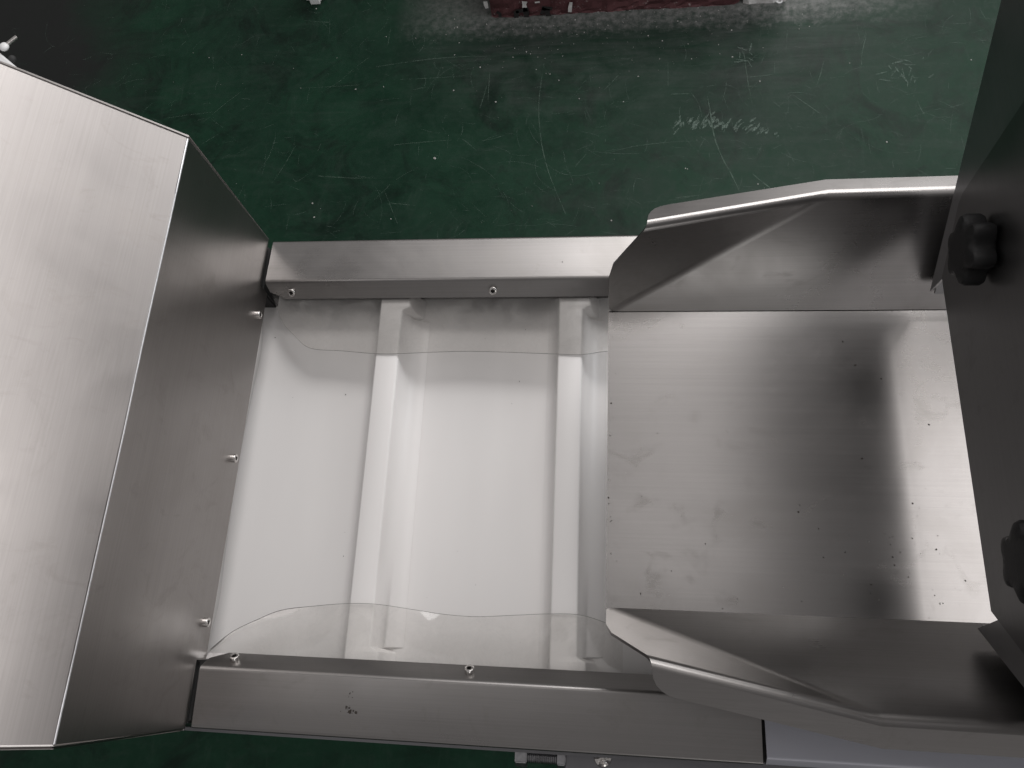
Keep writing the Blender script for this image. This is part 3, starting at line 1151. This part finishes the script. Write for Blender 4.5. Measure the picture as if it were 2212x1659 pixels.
# cross-recess screw on the bracket
bm = bmesh.new()
n = 32
rings = []
sc0 = at(1302, 1637, 0.002)
for r, z in ((0.0078, 0.0), (0.0078, 0.0012), (0.0070, 0.0028), (0.0052, 0.0040), (0.0030, 0.0046), (0.0010, 0.0047)):
    ringv = []
    for k in range(n):
        a = 2 * math.pi * k / n
        cr_ = 0.0022 * max(0.0, abs(math.cos(2 * (a + 0.35))) - 0.55) / 0.45 if 0.0009 < r < 0.006 else (0.0022 if r <= 0.001 else 0)
        ringv.append(bm.verts.new((sc0.x + r * math.cos(a), sc0.y + r * math.sin(a), 0.0 + z - cr_)))
    rings.append(ringv)
for a, b in zip(rings, rings[1:]):
    for k in range(n):
        bm.faces.new((a[k], a[(k + 1) % n], b[(k + 1) % n], b[k]))
bm.faces.new(rings[-1])
so = bm_obj("cross_screw", bm, S_BOLT, bp, ang=25)
bpy.context.view_layer.update()
so.matrix_parent_inverse = bp.matrix_world.inverted()

# ================================================================== FEED HOPPER WITH ITS TRAY
hop = empty("feed_hopper", (0.3, 0, ZF))
tag(hop, "stainless steel feed tray and hopper with flared sides and black star knobs", "hopper")
Q = lambda o: child(o, hop)
XR = 0.66
TZ = 0.1203
vs, fs = [], []
nx = 20
for i in range(nx + 1):
    x = -0.0056 + (XR + 0.0056) * i / nx
    for j in range(9):
        y = -0.1269 + 0.2538 * j / 8
        vs.append((x, y, TZ))
for i in range(nx):
    for j in range(8):
        a = i * 9 + j
        fs.append((a, a + 9, a + 10, a + 1))
tray = Q(mesh("tray_floor", vs, fs, S_TRAY, hop, thick=0.0020, off=-1.0))


def tray_wall(s):
    A = (-0.0056, 0.1271, 0.1200)
    Bp = (-0.0050, 0.1437, 0.1603)
    C = (0.0251, 0.1640, 0.2000)
    K = (0.1675, 0.1913, 0.1952)
    Rr = (XR, 0.1945, 0.1952)
    F = (XR, 0.1271, 0.1200)
    C2 = (0.0262, 0.1735, 0.1966)
    C3 = (0.0340, 0.1835, 0.1928)
    Ko = (0.1681, 0.2085, 0.1878)
    Ro = (XR, 0.2100, 0.1878)
    Bm = (-0.0015, 0.1478, 0.1690)
    Bl = (-0.0056, 0.1412, 0.1540)
    S0, Cc = Vector((0.0255, 0.1690, 0.1981)), Vector((0.0262, 0.1828, 0.1930))
    S2 = Cc.lerp(Vector(Ko), 0.11)
    arc = [tuple(S0 * (1 - t) ** 2 + Cc * 2 * t * (1 - t) + S2 * t * t) for t in (0, 0.2, 0.4, 0.6, 0.8, 1.0)]
    pts = [A, Bl, Bm, C, K, Rr, F] + arc + [Ko, Ro]
    vs = [(x, s * y, z) for x, y, z in pts]
    fs = [(0, 1, 2, 3, 4), (0, 4, 5, 6), (3,) + tuple(range(7, 14)) + (4,), (4, 13, 14, 5)]
    if s < 0:
        fs = [f[::-1] for f in fs]
    o = mesh("side_wall", vs, fs, S_WALL, hop, thick=0.0020, bev=0.0045, seg=4, off=-1.0, ang=6)
    return Q(o)


for s in (1, -1):
    tray_wall(s)
# hopper front plate with its discharge opening, and the side plates behind it
LEAN = 0.04
hx = lambda z: 0.2535 - LEAN * (z - 0.1440)
half = [(0.1310, 0.1440), (0.1268, 0.1860), (0.1200, 0.2150)]
top = [(0.4200, 0.8200), (0.3700, 0.5200)]
pl = [(y, z) for y, z in half] + [(-y, z) for y, z in half[::-1]] + [(-y, z) for y, z in top[::-1]] + top
fp = Q(mesh("hopper_front", [(hx(z), y, z) for y, z in pl], [tuple(range(len(pl)))[::-1]], S_FRONT, hop, thick=0.0020, off=1.0, smooth=False))
for s in (1, -1):
    (y0, z0), (y1, z1) = (0.1300, 0.1440), (0.3680, 0.5200)
    vs = [(hx(z0) + 0.003, s * y0, z0), (hx(z1) + 0.003, s * y1, z1), (XR, s * y1, z1), (XR, s * y0, z0)]
    f = (0, 1, 2, 3) if s < 0 else (3, 2, 1, 0)
    Q(mesh("hopper_side", vs, [f], S_GATE, hop, thick=0.0020, off=1.0, smooth=False))
# sliding gate
GX = 0.2490
g = [(0.1223, 0.1848), (0.1570, 0.2330), (0.1600, 0.2420), (0.1580, 0.60)]
lean = lambda z: hx(z) - 0.0022
vs = [(lean(z), -y, z) for y, z in g] + [(lean(z), y, z) for y, z in g[::-1]]
gate = Q(mesh("gate_plate", vs, [tuple(range(len(vs)))], S_GATE, hop, thick=0.0030, off=1.0, smooth=False))
bpy.context.view_layer.update()


def star_knob(y, z, spin):
    """six-lobed star grip with a hub, its axis along -X"""
    bm = bmesh.new()
    n = 96
    def rr(a, base, amp):
        c = math.cos(6 * a)
        return base + amp * (math.copysign(abs(c) ** 0.7, c))
    stations = [(-0.0300, 0.0120, 0.0004), (-0.0296, 0.0165, 0.0015), (-0.0280, 0.0195, 0.0028), (-0.0255, 0.0206, 0.0032), (-0.0165, 0.0206, 0.0032),
                (-0.0142, 0.0196, 0.0028), (-0.0130, 0.0170, 0.0014), (-0.0126, 0.0135, 0.0), (-0.0100, 0.0122, 0.0), (-0.0012, 0.0112, 0.0), (0.0, 0.0102, 0.0)]
    rings = []
    for x, b, a_ in stations:
        rings.append([bm.verts.new((GX + 0.0060 + x, y + rr(2 * math.pi * k / n, b, a_) * math.cos(2 * math.pi * k / n + spin), z + rr(2 * math.pi * k / n, b, a_) * math.sin(2 * math.pi * k / n + spin))) for k in range(n)])
    for a, b in zip(rings, rings[1:]):
        for k in range(n):
            bm.faces.new((a[k], a[(k + 1) % n], b[(k + 1) % n], b[k]))
    bm.faces.new(rings[0])
    bm.faces.new(rings[-1])
    o = bm_obj("clamp_knob", bm, M_KNOB, hop)
    return Q(o)


star_knob(0.1025, 0.2640, 0.35)
star_knob(-0.1025, 0.2740, 0.15)

# ------------------------------------------------------------------ dirt lying on the metal
random.seed(21)
def samp_tray():
    x = random.uniform(0.0, 0.262)
    y = random.uniform(-0.125, 0.125) if random.random() < 0.25 else random.triangular(-0.125, 0.06, -0.11)
    if random.random() < 0.3:
        x = -0.005 + abs(random.gauss(0, 0.004))
    elif random.random() < 0.45:
        x, y = random.gauss(0.22, 0.022), random.gauss(-0.085, 0.022)
        x = min(x, 0.262)
    return (x, max(-0.126, min(0.126, y)), TZ + 0.0002)


o = chips("tray_specks", 120, samp_tray, 0.0002, 0.0010, M_SPECK, hop, 0.0003)
Q(o)
o = chips("tray_flakes", 10, samp_tray, 0.0004, 0.0014, M_SPECKG, hop, 0.0003)
Q(o)


def samp_rail():
    p = at(random.gauss(755, 7), random.choice((random.gauss(1500, 8), random.gauss(1532, 6))), 0.0680)
    return p


o = chips("rail_specks", 26, samp_rail, 0.0003, 0.0017, M_SPECK, conv, 0.0004)
P(o)


def samp_light():
    u = random.uniform(600, 2150)
    v = random.choice((random.uniform(520, 600), random.uniform(1470, 1560)))
    return at(u, v, 0.0682) if 600 < u < 1300 else None


o = chips("rail_crumbs", 26, samp_light, 0.0002, 0.0008, M_FLECK, conv, 0.0003)
P(o)
o = chips("belt_specks", 16, lambda: at(random.uniform(560, 1200), random.uniform(660, 1400), ZB + 0.0005), 0.0002, 0.0010, M_SPECK, conv, 0.0003)
P(o)
